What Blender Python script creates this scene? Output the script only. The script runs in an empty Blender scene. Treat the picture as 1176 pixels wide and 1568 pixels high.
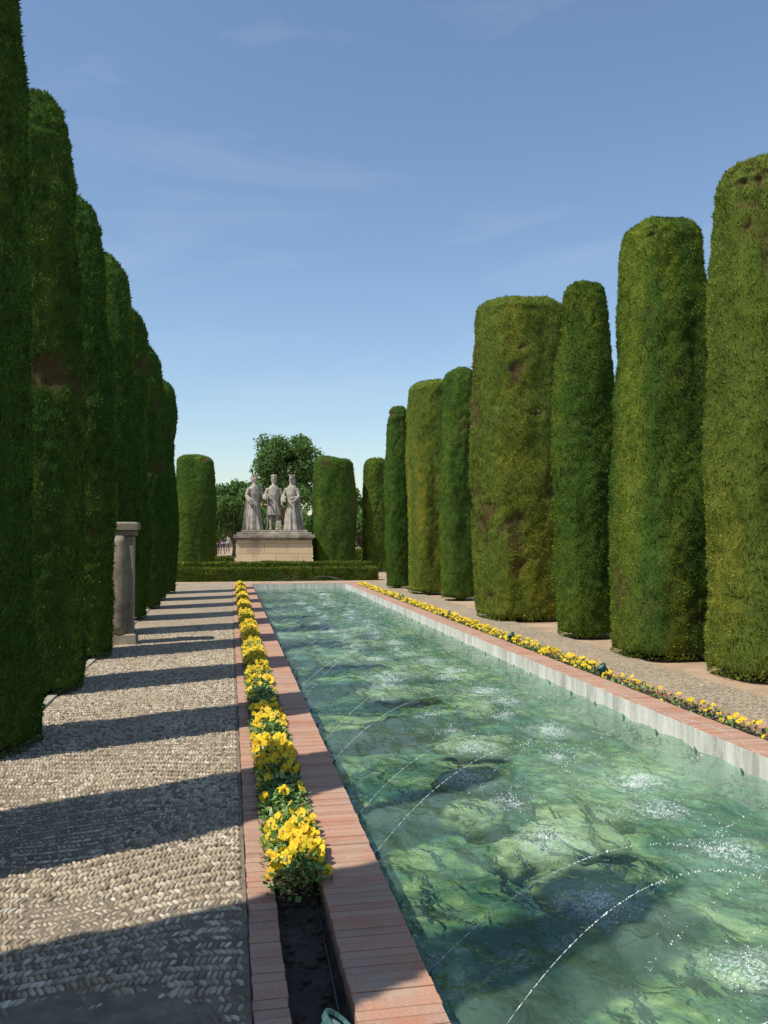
import bpy, math, random
import numpy as np
from mathutils import Vector, Matrix
random.seed(7); rng=np.random.default_rng(7)
S=bpy.context.scene
# ------------------------------------------------------------ helpers
def link(o,parent=None):
    S.collection.objects.link(o)
    if parent: o.parent=parent
    return o
def empty(name,loc=(0,0,0)):
    e=bpy.data.objects.new(name,None); e.location=loc; e.empty_display_size=.2
    return link(e)
def np_mesh(name,V,F,mat=None,parent=None,smooth=False,col=None,loc=(0,0,0)):
    V=np.asarray(V,dtype=np.float32); 
    if not isinstance(F,list): F=[F]
    F=[np.asarray(f,dtype=np.int32) for f in F if len(f)]
    me=bpy.data.meshes.new(name); me.vertices.add(len(V)); me.vertices.foreach_set('co',V.ravel())
    li=np.concatenate([f.ravel() for f in F]); 
    tot=np.concatenate([np.full(len(f),f.shape[1],dtype=np.int32) for f in F])
    st=np.concatenate([[0],np.cumsum(tot)[:-1]]).astype(np.int32)
    me.loops.add(len(li)); me.loops.foreach_set('vertex_index',li)
    me.polygons.add(len(tot)); me.polygons.foreach_set('loop_start',st)
    try: me.polygons.foreach_set('loop_total',tot)
    except Exception: pass
    sm=np.full(len(tot),smooth,dtype=bool) if not isinstance(smooth,np.ndarray) else smooth
    me.polygons.foreach_set('use_smooth',sm)
    if col is not None:
        at=me.color_attributes.new('tone','FLOAT_COLOR','POINT')
        c=np.ones((len(V),4),dtype=np.float32); c[:,:3]=col; at.data.foreach_set('color',c.ravel())
    me.update(calc_edges=True); me.validate()
    if mat: me.materials.append(mat)
    o=bpy.data.objects.new(name,me); o.location=loc
    return link(o,parent)
class Bag:
    def __init__(s): s.V=[];s.F3=[];s.F4=[];s.n=0
    def add(s,V,F):
        V=np.asarray(V,dtype=float)
        for f in F:
            f=np.asarray(f,dtype=int)
            if f.ndim==1: f=f[None]
            (s.F4 if f.shape[1]==4 else s.F3).append(f+s.n)
        s.V.append(V); s.n+=len(V)
    def obj(s,name,mat,parent=None,smooth=False,loc=(0,0,0)):
        F=[]
        if s.F3: F.append(np.concatenate(s.F3))
        if s.F4: F.append(np.concatenate(s.F4))
        return np_mesh(name,np.concatenate(s.V),F,mat,parent,smooth,loc=loc)
def box(bag,x0,x1,y0,y1,z0,z1,c=0.0):
    V=[(x0,y0,z0),(x1,y0,z0),(x1,y1,z0),(x0,y1,z0)]
    if c<=0:
        V+=[(x0,y0,z1),(x1,y0,z1),(x1,y1,z1),(x0,y1,z1)]
        F=[(0,1,5,4),(1,2,6,5),(2,3,7,6),(3,0,4,7),(4,5,6,7),(3,2,1,0)]
    else:
        V+=[(x0,y0,z1-c),(x1,y0,z1-c),(x1,y1,z1-c),(x0,y1,z1-c),(x0+c,y0+c,z1),(x1-c,y0+c,z1),(x1-c,y1-c,z1),(x0+c,y1-c,z1)]
        F=[(0,1,5,4),(1,2,6,5),(2,3,7,6),(3,0,4,7),(4,5,9,8),(5,6,10,9),(6,7,11,10),(7,4,8,11),(8,9,10,11),(3,2,1,0)]
    bag.add(V,[np.array(F)])
def loft(bag,rings,close=True,cap=True):
    n=len(rings[0]); V=np.concatenate(rings); F=[]
    for i in range(len(rings)-1):
        for j in range(n):
            k=(j+1)%n
            F.append((i*n+j,i*n+k,(i+1)*n+k,(i+1)*n+j))
    base=len(V)
    T=[]
    if cap:
        V=np.concatenate([V,[np.mean(rings[0],axis=0)],[np.mean(rings[-1],axis=0)]])
        m=(len(rings)-1)*n
        for j in range(n):
            k=(j+1)%n; T.append((k,j,base)); T.append((m+j,m+k,base+1))
    bag.add(V,[np.array(F)]+([np.array(T)] if T else []))
def ring(c,rx,ry,n=16,fold=0,ff=9,ph=0):
    a=np.linspace(0,2*np.pi,n,endpoint=False); r=1+fold*np.sin(ff*a+ph)+fold*.5*np.sin((ff*1.7//1)*a+ph*2)
    return np.stack([c[0]+rx*r*np.cos(a),c[1]+ry*r*np.sin(a),np.full(n,c[2])],1)
def tube(bag,pts,rad,n=8):
    pts=[np.array(p,float) for p in pts]; R=[]
    for i,p in enumerate(pts):
        d=pts[min(i+1,len(pts)-1)]-pts[max(i-1,0)]; d/=np.linalg.norm(d)+1e-9
        u=np.cross(d,[0.13,0.97,0.2]); u/=np.linalg.norm(u)+1e-9; v=np.cross(d,u)
        a=np.linspace(0,2*np.pi,n,endpoint=False)
        R.append(p+rad[i]*(np.cos(a)[:,None]*u+np.sin(a)[:,None]*v))
    loft(bag,R)
def ellipsoid(bag,c,r,nu=14,nv=9,rot=None):
    R=[]
    for i in range(1,nv):
        ph=math.pi*i/nv-math.pi/2
        a=np.linspace(0,2*np.pi,nu,endpoint=False)
        p=np.stack([r[0]*math.cos(ph)*np.cos(a),r[1]*math.cos(ph)*np.sin(a),np.full(nu,r[2]*math.sin(ph))],1)
        if rot is not None: p=p@np.array(rot.to_3x3()).T
        R.append(p+np.array(c))
    loft(bag,R)
def vnoise(p,seed=0):
    p=np.asarray(p,float)+seed*17.31+500.0; i=np.floor(p).astype(np.int64); f=p-i; f=f*f*(3-2*f)
    def h(x,y,z):
        n=(x*73856093)^(y*19349663)^(z*83492791); n=(n^(n>>13))*1274126177; n=n&0x7fffffff; n=(n^(n>>15))*69069; return (n&0xffffff)/float(0xffffff)
    r=0
    for dx in (0,1):
        for dy in (0,1):
            for dz in (0,1):
                w=(f[:,0] if dx else 1-f[:,0])*(f[:,1] if dy else 1-f[:,1])*(f[:,2] if dz else 1-f[:,2])
                r=r+w*h(i[:,0]+dx,i[:,1]+dy,i[:,2]+dz)
    return r
# ------------------------------------------------------------ materials
def newmat(name):
    m=bpy.data.materials.new(name); m.use_nodes=True; nt=m.node_tree; b=nt.nodes['Principled BSDF']
    return m,nt,b
def noise(nt,scale,detail=4,rough=.55,vec=None,dist=0):
    n=nt.nodes.new('ShaderNodeTexNoise'); n.inputs['Scale'].default_value=scale; n.inputs['Detail'].default_value=detail
    n.inputs['Roughness'].default_value=rough; n.inputs['Distortion'].default_value=dist
    if vec is not None: nt.links.new(vec,n.inputs['Vector'])
    return n.outputs['Fac']
def ramp(nt,fac,stops):
    r=nt.nodes.new('ShaderNodeValToRGB'); e=r.color_ramp.elements
    while len(e)<len(stops): e.new(.5)
    for x,(p,c) in zip(e,stops): x.position=p; x.color=(*c,1)
    nt.links.new(fac,r.inputs[0]); return r.outputs[0]
def mixc(nt,fac,a,b,mode='MIX'):
    m=nt.nodes.new('ShaderNodeMix'); m.data_type='RGBA'; m.blend_type=mode
    for s,v in ((0,fac),(6,a),(7,b)):
        if isinstance(v,(int,float)): m.inputs[s].default_value=v
        elif isinstance(v,tuple): m.inputs[s].default_value=(*v,1)
        else: nt.links.new(v,m.inputs[s])
    return m.outputs[2]
def mth(nt,op,a,b=None):
    m=nt.nodes.new('ShaderNodeMath'); m.operation=op
    for i,v in enumerate((a,b)):
        if v is None: continue
        if isinstance(v,(int,float)): m.inputs[i].default_value=v
        else: nt.links.new(v,m.inputs[i])
    return m.outputs[0]
def objco(nt):
    return nt.nodes.new('ShaderNodeTexCoord').outputs['Object']
def mapping(nt,vec,scale):
    m=nt.nodes.new('ShaderNodeMapping'); m.inputs['Scale'].default_value=scale; nt.links.new(vec,m.inputs['Vector']); return m.outputs[0]
def bump(nt,b,h,strength=.5,dist=.02):
    n=nt.nodes.new('ShaderNodeBump'); n.inputs['Strength'].default_value=strength; n.inputs['Distance'].default_value=dist
    nt.links.new(h,n.inputs['Height'])
    if b is not None: nt.links.new(n.outputs[0],b.inputs['Normal'])
    return n.outputs[0]
def island(nt): return nt.nodes.new('ShaderNodeNewGeometry').outputs['Random Per Island']

def stone_mat(name,c1,c2,c3,sc=3,rough=.85,bs=.4):
    m,nt,b=newmat(name); co=objco(nt)
    f=noise(nt,sc,6,.65,co); c=ramp(nt,f,[(.3,c1),(.52,c2),(.72,c3)])
    nt.links.new(c,b.inputs['Base Color']); b.inputs['Roughness'].default_value=rough
    bump(nt,b,noise(nt,sc*12,4,.7,co),bs,.02); return m
def foliage_mat(name,dark,green,yellow,trans=.22):
    m,nt,b=newmat(name); nt.nodes.remove(b)
    at=nt.nodes.new('ShaderNodeAttribute'); at.attribute_name='tone'
    sp=nt.nodes.new('ShaderNodeSeparateColor'); nt.links.new(at.outputs['Color'],sp.inputs[0])
    c=mixc(nt,sp.outputs[0],green,yellow)
    c=mixc(nt,sp.outputs[2],dark,c)
    c=mixc(nt,sp.outputs[1],c,(.12,.08,.038))
    df=nt.nodes.new('ShaderNodeBsdfDiffuse'); nt.links.new(c,df.inputs[0])
    tr=nt.nodes.new('ShaderNodeBsdfTranslucent'); nt.links.new(c,tr.inputs[0])
    mx=nt.nodes.new('ShaderNodeMixShader'); mx.inputs[0].default_value=trans
    nt.links.new(df.outputs[0],mx.inputs[1]); nt.links.new(tr.outputs[0],mx.inputs[2])
    nt.links.new(mx.outputs[0],nt.nodes['Material Output'].inputs[0]); return m
M_cypG=foliage_mat('cypress_green',(.026,.052,.012),(.130,.225,.040),(.34,.40,.05))
M_cypY=foliage_mat('cypress_yellowgreen',(.045,.072,.014),(.235,.305,.055),(.56,.50,.06))
M_cypD=foliage_mat('cypress_dark',(.020,.044,.011),(.095,.185,.036),(.24,.34,.05))
M_hedge=foliage_mat('box_hedge_leaf',(.04,.075,.014),(.14,.22,.04),(.36,.38,.055))
M_leaf=foliage_mat('tree_leaf',(.05,.10,.03),(.14,.255,.08),(.22,.33,.10),.35)
M_bark=stone_mat('bark',(.06,.045,.03),(.11,.085,.06),(.17,.14,.1),6)
M_soil=stone_mat('soil',(.035,.025,.018),(.065,.048,.035),(.12,.095,.068),14,.95,.9)
M_stone=stone_mat('weathered_stone',(.13,.10,.075),(.29,.245,.18),(.44,.38,.29),2.5)
M_statue=stone_mat('statue_stone',(.20,.17,.13),(.36,.32,.26),(.50,.46,.38),4,.85,.3)
M_kerb=stone_mat('kerb_stone',(.24,.21,.165),(.38,.34,.27),(.46,.42,.34),5)
def brick_mat(name,cs):
    m,nt,b=newmat(name); co=objco(nt)
    c=ramp(nt,island(nt),[(0,cs[0]),(.35,cs[1]),(.7,cs[2]),(1,cs[3])])
    f=noise(nt,5,6,.7,co); c=mixc(nt,ramp(nt,f,[(.40,(0,0,0)),(.70,(.75,.75,.75))]),c,(.45,.37,.29))
    g=noise(nt,90,3,.6,co); c=mixc(nt,.35,c,ramp(nt,g,[(.3,(.3,.25,.22)),(.7,(.95,.9,.85))]),'MULTIPLY')
    g=noise(nt,2.2,5,.7,co); c=mixc(nt,ramp(nt,g,[(.55,(0,0,0)),(.75,(.6,.6,.6))]),c,(.16,.13,.10))
    nt.links.new(c,b.inputs['Base Color']); b.inputs['Roughness'].default_value=.85
    bump(nt,b,noise(nt,120,4,.7,co),.5,.004); return m
M_brick=brick_mat('terracotta_brick',[(.44,.19,.115),(.53,.26,.165),(.57,.33,.22),(.45,.25,.17)])
M_mortar=stone_mat('mortar',(.12,.10,.08),(.20,.17,.14),(.28,.24,.19),20)
m,nt,b=newmat('pebble'); co=objco(nt)
c=ramp(nt,island(nt),[(0,(.16,.125,.085)),(.25,(.33,.265,.18)),(.65,(.50,.42,.30)),(.95,(.60,.52,.39)),(1,(.74,.68,.56))])
c=mixc(nt,ramp(nt,noise(nt,1.6,6,.6,co),[(.38,(.0,.0,.0)),(.7,(.75,.75,.75))]),c,(.31,.24,.155))
nt.links.new(c,b.inputs['Base Color']); b.inputs['Roughness'].default_value=.7; M_peb=m
m,nt,b=newmat('pebble_paving'); co=objco(nt)
v=nt.nodes.new('ShaderNodeTexVoronoi'); v.inputs['Scale'].default_value=34; nt.links.new(co,v.inputs['Vector'])
sp=nt.nodes.new('ShaderNodeSeparateColor'); nt.links.new(v.outputs['Color'],sp.inputs[0])
c=ramp(nt,sp.outputs[0],[(0,(.20,.155,.105)),(.5,(.40,.325,.225)),(1,(.56,.47,.34))])
c=mixc(nt,ramp(nt,v.outputs['Distance'],[(.35,(0,0,0)),(.6,(.8,.8,.8))]),c,(.21,.16,.105))
c=mixc(nt,ramp(nt,noise(nt,.9,6,.6,co),[(.4,(0,0,0)),(.75,(.5,.5,.5))]),c,(.46,.36,.24))
nt.links.new(c,b.inputs['Base Color']); b.inputs['Roughness'].default_value=.85
bump(nt,b,mth(nt,'MULTIPLY',v.outputs['Distance'],-1.0),.8,.012); M_pave=m
M_pmort=stone_mat('path_mortar',(.14,.11,.08),(.23,.185,.13),(.33,.27,.19),9,.9,.6)
M_ground=stone_mat('sandy_ground',(.26,.165,.10),(.42,.29,.185),(.52,.40,.27),1.1,.95,.5)
m,nt,b=newmat('pool_plaster'); co=objco(nt)
f=noise(nt,6,8,.7,mapping(nt,co,(1,1,.15)))
c=ramp(nt,f,[(.32,(.28,.28,.23)),(.5,(.56,.55,.50)),(.65,(.72,.71,.67))])
nt.links.new(c,b.inputs['Base Color']); b.inputs['Roughness'].default_value=.8
bump(nt,b,noise(nt,40,5,.6,co),.3,.01); M_plaster=m
def bedmat(name,stops):
    m,nt,b=newmat(name); co=objco(nt)
    f=noise(nt,1.25,7,.68,co,.9); c=ramp(nt,f,stops)
    f2=noise(nt,9,5,.7,co,1.5); c=mixc(nt,.6,c,ramp(nt,f2,[(.35,(.3,.38,.26)),(.6,(1,1,1))]),'MULTIPLY')
    nt.links.new(c,b.inputs['Base Color']); b.inputs['Roughness'].default_value=.9
    bump(nt,b,f2,.8,.03); return m
M_bed=bedmat('pool_bed_algae',[(.36,(.04,.10,.07)),(.46,(.09,.19,.11)),(.53,(.28,.36,.15)),(.60,(.68,.66,.32)),(.74,(.80,.78,.54))])
M_rock=bedmat('submerged_stone_algae',[(.35,(.30,.32,.15)),(.5,(.66,.62,.36)),(.7,(.80,.77,.56))])
# water
m,nt,b=newmat('pool_water'); nt.nodes.remove(b); co=objco(nt)
h=mth(nt,'ADD',noise(nt,8,2,.5,mapping(nt,co,(1,.75,1)),.9),mth(nt,'MULTIPLY',noise(nt,26,1,.5,co,.4),.22))
nrm=bump(nt,None,h,.9,.035)
fr=nt.nodes.new('ShaderNodeFresnel'); fr.inputs[0].default_value=1.40; nt.links.new(nrm,fr.inputs['Normal'])
gl=nt.nodes.new('ShaderNodeBsdfGlossy'); gl.inputs['Roughness'].default_value=.02; nt.links.new(nrm,gl.inputs['Normal'])
tp=nt.nodes.new('ShaderNodeBsdfTransparent'); tp.inputs[0].default_value=(.76,.94,.86,1)
df=nt.nodes.new('ShaderNodeBsdfDiffuse'); nt.links.new(nrm,df.inputs['Normal'])
at=nt.nodes.new('ShaderNodeAttribute'); at.attribute_name='tone'; sp=nt.nodes.new('ShaderNodeSeparateColor'); nt.links.new(at.outputs['Color'],sp.inputs[0])
dc=ramp(nt,noise(nt,.8,4,.6,co,.5),[(.35,(.16,.33,.24)),(.65,(.38,.58,.44))])
foam=mth(nt,'MULTIPLY',sp.outputs[0],ramp(nt,noise(nt,30,4,.75,co,1.5),[(.44,(0,0,0)),(.60,(1,1,1))]))
dc=mixc(nt,foam,dc,(.8,.86,.84)); nt.links.new(dc,df.inputs[0])
murk=ramp(nt,noise(nt,.55,3,.6,co,.8),[(.38,(.07,.07,.07)),(.65,(.24,.24,.24))])
sx=nt.nodes.new('ShaderNodeSeparateXYZ'); nt.links.new(co,sx.inputs[0])
murk=mth(nt,'ADD',murk,mth(nt,'MULTIPLY',sx.outputs[0],.055))
m1=nt.nodes.new('ShaderNodeMixShader'); nt.links.new(mth(nt,'ADD',mth(nt,'MULTIPLY',foam,.5),murk),m1.inputs[0])
nt.links.new(tp.outputs[0],m1.inputs[1]); nt.links.new(df.outputs[0],m1.inputs[2])
m2=nt.nodes.new('ShaderNodeMixShader'); nt.links.new(fr.outputs[0],m2.inputs[0]); nt.links.new(m1.outputs[0],m2.inputs[1]); nt.links.new(gl.outputs[0],m2.inputs[2])
nt.links.new(m2.outputs[0],nt.nodes['Material Output'].inputs[0]); M_water=m
m,nt,b=newmat('water_drops'); b.inputs['Base Color'].default_value=(.78,.83,.85,1); b.inputs['Roughness'].default_value=.05; M_drop=m
m,nt,b=newmat('pansy_petal'); c=ramp(nt,island(nt),[(0,(.78,.42,.01)),(.3,(.86,.60,.012)),(.8,(.90,.70,.02)),(1,(.88,.66,.05))])
nt.links.new(c,b.inputs['Base Color']); b.inputs['Roughness'].default_value=.6
tr=nt.nodes.new('ShaderNodeBsdfTranslucent'); nt.links.new(c,tr.inputs[0]); mx=nt.nodes.new('ShaderNodeMixShader'); mx.inputs[0].default_value=.3
nt.links.new(b.outputs[0],mx.inputs[1]); nt.links.new(tr.outputs[0],mx.inputs[2]); nt.links.new(mx.outputs[0],nt.nodes['Material Output'].inputs[0]); M_petal=m
m,nt,b=newmat('pansy_throat'); b.inputs['Base Color'].default_value=(.22,.06,.01,1); M_throat=m
m,nt,b=newmat('pansy_leaf'); c=ramp(nt,island(nt),[(0,(.05,.11,.02)),(.5,(.10,.20,.035)),(.93,(.17,.29,.06)),(1,(.35,.3,.14))]); nt.links.new(c,b.inputs['Base Color']); b.inputs['Roughness'].default_value=.5; M_pleaf=m
m,nt,b=newmat('black_hose'); b.inputs['Base Color'].default_value=(.02,.02,.02,1); b.inputs['Roughness'].default_value=.45; M_hose=m
m,nt,b=newmat('verdigris_metal'); co=objco(nt); c=ramp(nt,noise(nt,18,5,.6,co),[(.35,(.03,.10,.09)),(.6,(.08,.20,.18)),(.8,(.2,.3,.26))]); nt.links.new(c,b.inputs['Base Color']); b.inputs['Roughness'].default_value=.55; b.inputs['Metallic'].default_value=.3; M_verd=m
m,nt,b=newmat('lamp_glass'); b.inputs['Base Color'].default_value=(.25,.33,.32,1); b.inputs['Roughness'].default_value=.1; M_lglass=m

# ------------------------------------------------------------ ground, paths
PX0,PX1=.70,3.74; PY0,PY1=-3.0,27.0; WZ=-.13
xs=[-400,.085,4.44,400]; ys=[-400,PY0-.45,PY1+.45,900]
V=[(x,y,-.03) for y in ys for x in xs]; F=[]
for j in range(3):
    for i in range(3):
        if i==1 and j==1: continue
        k=j*4+i; F.append((k,k+1,k+5,k+4))
np_mesh('ground',V,np.array(F),M_ground)
def sheet(name,x0,x1,y0,y1,z,mat,parent=None):
    return np_mesh(name,[(x0,y0,z),(x1,y0,z),(x1,y1,z),(x0,y1,z)],np.array([(0,1,2,3)]),mat,parent)
pl=empty('pebble_path'); 
sheet('mortar_bed',-1.68,.08,-3,14,-.004,M_pmort,pl); sheet('far_paving',-1.68,.08,14,28.6,-.002,M_pave,pl)
pr=empty('pebble_path')
sheet('paving',4.445,5.25,-3,28.6,-.006,M_pave,pr)
hemi=[]; 
for rr,zz in ((1.0,-.3),(.93,.35),(.6,.82)):
    a=np.linspace(0,2*np.pi,8,endpoint=False); hemi.append(np.stack([rr*np.cos(a),rr*np.sin(a),np.full(8,zz)],1))
hemi=np.concatenate(hemi+[np.array([[0,0,1.]])]); hF4=[];hF3=[]
for i in range(2):
    for j in range(8):
        k=(j+1)%8; hF4.append((i*8+j,i*8+k,i*8+8+k,i*8+8+j))
for j in range(8): hF3.append((16+j,16+(j+1)%8,24))
hF4=np.array(hF4);hF3=np.array(hF3)
def inst(T,F4,F3,pos,sx,sy,sz,ang,jit=0):
    n=len(pos); P=T[None]*np.stack([sx,sy,sz],1)[:,None,:]
    if jit: P=P*(1+rng.uniform(-jit,jit,(n,len(T),1)))
    c,s=np.cos(ang)[:,None],np.sin(ang)[:,None]
    X=P[:,:,0]*c-P[:,:,1]*s; Y=P[:,:,0]*s+P[:,:,1]*c
    V=np.stack([X,Y,P[:,:,2]],2)+pos[:,None,:]; off=(np.arange(n)*len(T))[:,None,None]
    out=[]
    if F3 is not None: out.append((F3[None]+off).reshape(-1,3))
    if F4 is not None: out.append((F4[None]+off).reshape(-1,4))
    return V.reshape(-1,3),out
def pebbles(x0,x1,y0,y1,parent,hole=None,row=.052,sp=.0225,sc=.95):
    nr=int((y1-y0)/row); nc=int((x1-x0)/sp)
    R,C=np.meshgrid(np.arange(nr),np.arange(nc),indexing='ij'); R=R.ravel();C=C.ravel()
    x=x0+(C+.5)*sp+rng.normal(0,.002,len(R)); y=y0+(R+.5)*row+rng.normal(0,.0025,len(R))
    p=np.stack([x*1.3,y*1.0,0*x],1); y=y+.40*(vnoise(p,3)-.5)+.04*np.sin(x*5+y*.8)
    ang=np.where(R%2==0,.95,-.95)+rng.normal(0,.13,len(R))+.6*(vnoise(p*1.4,5)-.5)
    keep=(rng.random(len(R))>.04)&(x>x0+.012)&(x<x1-.012)
    w=vnoise(np.stack([x*2.5,y*2.5,0*x],1),9); 
    z=np.full(len(x),-.004)+.010*(vnoise(np.stack([x*1.5,y*1.5,0*x],1),12)-.5)
    if hole is not None:
        d=np.hypot((x-hole[0])/hole[2],(y-hole[1])/hole[3])+.5*(vnoise(np.stack([x*9,y*9,0*x],1),4)-.5)
        z=np.where(d<1,z-.012,z); keep&=~((d<.85))
    z=np.where(w>.70,z-.005,z)
    x,y,z,ang=x[keep],y[keep],z[keep],ang[keep]; n=len(x)
    big=np.where(rng.random(n)<.012,1.4,1.0)*sc
    V,F=inst(hemi,hF4,hF3,np.stack([x,y,z],1),rng.uniform(.021,.030,n)*big,rng.uniform(.0085,.0125,n)*big,rng.uniform(.009,.016,n),ang,.10)
    np_mesh('pebbles',V,F,M_peb,parent,True)
pebbles(-1.675,.075,1.0,15,pl,hole=(-.42,2.75,.42,.33))
b=Bag(); y=-3.
while y<28.4:
    L=random.uniform(.5,.8); box(b,-1.77,-1.685,y,y+L-.01,-.05,.012+random.uniform(0,.008),.006); y+=L
b.obj('stone_kerb',M_kerb)
def bricks(x0,x1,y0,y1,z1,name,along='y',step=.056,parent=None,th=.05):
    b=Bag(); t=(y0 if along=='y' else x0); end=(y1 if along=='y' else x1)
    while t<end-step*.6:
        j=random.uniform(-.0022,.0022); k=random.uniform(-.003,.003)
        if along=='y': box(b,x0+k,x1+k,t,t+step-.006,z1-th,z1+j,.003)
        else: box(b,t,t+step-.006,y0+k,y1+k,z1-th,z1+j,.003)
        t+=step
    return b.obj(name,M_brick,parent)
def strip(x0,x1,y0,y1,z0,z1,name,mat,parent=None):
    b=Bag(); box(b,x0,x1,y0,y1,z0,z1); return b.obj(name,mat,parent)
CZ=.055
e=empty('brick_edging'); bricks(.085,.205,-3,27.4,.012,'bricks',parent=e,step=.058); strip(.088,.202,-3.0,27.4,-.2,.007,'mortar',M_mortar,e)
e=empty('brick_edging'); bricks(4.32,4.44,-3,27.4,.012,'bricks',parent=e,step=.058); strip(4.323,4.437,-3,27.4,-.2,.007,'mortar',M_mortar,e)
e=empty('pool_wall')
bricks(.41,.70,-3,PY1,CZ,'coping',parent=e); strip(.414,.696,-3,PY1,-.55,CZ-.0055,'core',M_mortar,e)
bricks(3.745,4.04,-3,PY1,CZ-.02,'coping',parent=e); strip(3.742,4.036,-3,PY1,-.55,CZ-.027,'core',M_plaster,e)
bricks(.41,4.04,PY1+.004,PY1+.30,CZ,'coping',along='x',parent=e); strip(.414,4.036,PY1+.001,PY1+.296,-.55,CZ-.009,'core',M_plaster,e)
strip(.414,4.036,-3.3,-3.003,-.55,CZ,'core',M_plaster,e)
strip(.70,.775,-3,PY1-.01,-.55,WZ-.012,'ledge',M_plaster,e)
strip(.21,.41,PY1,PY1+.4,-.2,.0,'end_fill',M_mortar,e); strip(4.04,4.32,PY1,PY1+.4,-.2,.0,'end_fill',M_mortar,e)
strip(.2,4.33,PY1+.30,PY1+.46,-.2,-.002,'end_paving',M_brick,e)
def soilbed(x0,x1,seed):
    nx,ny=14,1200; X,Y=np.meshgrid(np.linspace(x0,x1,nx),np.linspace(-3,27,ny)); 
    P=np.stack([X.ravel(),Y.ravel(),0*X.ravel()],1)
    z=-.075+.05*vnoise(P*12,seed)+.03*vnoise(P*35,seed+1)
    V=P.copy(); V[:,2]=z; i=np.arange(nx*ny).reshape(ny,nx)
    F=np.stack([i[:-1,:-1].ravel(),i[:-1,1:].ravel(),i[1:,1:].ravel(),i[1:,:-1].ravel()],1)
    np_mesh('soil_bed',V,F,M_soil,None,True)
soilbed(.2,.416,21); soilbed(4.03,4.325,25)
b=Bag(); pts=[(.375+.012*math.sin(t*2.1),t,-.025+.01*math.sin(t*5)) for t in np.arange(-1,26,.12)]
tube(b,pts,[.008]*len(pts),6); b.obj('irrigation_hose',M_hose,smooth=True)
b=Bag()
for t in np.arange(1,3.75,.08):
    for k in range(5):
        x=.225+random.random()*.15; y_=t+random.random()*.08; s=random.uniform(.006,.020)
        ellipsoid(b,(x,y_,-.026),(s,s*.8,s*.6),6,5)
b.obj('soil_clods',M_soil,smooth=False)
nx,ny=50,400; X,Y=np.meshgrid(np.linspace(.70,3.75,nx),np.linspace(-3,27.05,ny)); P=np.stack([X.ravel(),Y.ravel(),0*X.ravel()],1)
V=P.copy(); V[:,2]=-.47+.10*vnoise(P*1.6,31)+.05*vnoise(P*6,32); i=np.arange(nx*ny).reshape(ny,nx)
F=np.stack([i[:-1,:-1].ravel(),i[:-1,1:].ravel(),i[1:,1:].ravel(),i[1:,:-1].ravel()],1); np_mesh('pool_bed',V,F,M_bed,None,True)
b=Bag()
for (x_,y_,s) in [(1.75,4.7,.24),(1.9,4.25,.20),(2.1,4.9,.26),(1.6,5.5,.2),(2.35,5.3,.2),(2.5,3.0,.22),(2.75,2.75,.18),(1.9,6.3,.25),(2.2,7.2,.24),(1.7,8.1,.25),(2.6,8.7,.25),(2.0,9.8,.3),(2.5,11.3,.3),(1.8,12.6,.3),(2.3,14.2,.3),(2.6,16.2,.3),(1.9,18.3,.3)]:
    nu,nv=26,10; R=[]
    for i in range(1,nv):
        ph=math.pi*i/nv-math.pi/2; a=np.linspace(0,2*np.pi,nu,endpoint=False)
        p=np.stack([s*1.3*math.cos(ph)*np.cos(a),s*math.cos(ph)*np.sin(a),np.full(nu,.10*math.sin(ph))],1)
        q=p+np.array([x_*7,y_*7,0]); p=p*(1+.9*(vnoise(q*6,3)-.5)+.5*(vnoise(q*17,4)-.5))[:,None]; R.append(p+np.array((x_,y_,-.30)))
    loft(b,R)
b.obj('submerged_stones',M_rock,smooth=True)
spl=[]
t=2.0
while t<26:
    spl.append((2.65+random.uniform(-.2,.2),t+random.uniform(-.1,.1),random.uniform(.5,1.5))); spl.append((1.85+random.uniform(-.2,.2),t+.35+random.uniform(-.1,.1),random.uniform(.5,1.5)))
    t+=.7
nx=150; ys_=np.concatenate([np.arange(-3,1.5,.08),np.arange(1.5,9,.018),np.arange(9,16,.03),np.arange(16,27.05,.06)]); ys_[-1]=27.0
X,Y=np.meshgrid(np.linspace(.701,3.741,nx),ys_); x=X.ravel();y=Y.ravel(); z=np.zeros_like(x); foam=np.zeros_like(x)
for _ in range(34):
    lam=random.uniform(.09,.55); a=random.gauss(.5,1.4); kx,ky=math.cos(a)*2*math.pi/lam,math.sin(a)*2*math.pi/lam
    z+=.0078*lam*np.sin(kx*x+ky*y+random.uniform(0,6)+2.2*vnoise(np.stack([x*2,y*2,0*x],1),_))
calm=.35+1.0*vnoise(np.stack([x*.9,y*.9,0*x],1),77); z*=calm
for (sx,sy,q) in spl:
    sel=np.abs(y-sy)<1.3; r=np.hypot(x[sel]-sx,y[sel]-sy); z[sel]+=q*.011*np.exp(-r*3.0)*np.sin(r*40+sx*9); foam[sel]=np.maximum(foam[sel],np.exp(-(r/(.16*q))**2)*.95)
z+=foam*.035*(vnoise(np.stack([x*20,y*20,0*x],1),41)-.4)
V=np.stack([x,y,WZ+z],1); ny=len(ys_); i=np.arange(nx*ny).reshape(ny,nx)
F=np.stack([i[:-1,:-1].ravel(),i[:-1,1:].ravel(),i[1:,1:].ravel(),i[1:,:-1].ravel()],1); np_mesh('pool_water',V,F,M_water,None,True,np.stack([foam]*3,1))
t=(1+5**.5)/2; ico=np.array([(-1,t,0),(1,t,0),(-1,-t,0),(1,-t,0),(0,-1,t),(0,1,t),(0,-1,-t),(0,1,-t),(t,0,-1),(t,0,1),(-t,0,-1),(-t,0,1)])/math.sqrt(1+t*t)
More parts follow.
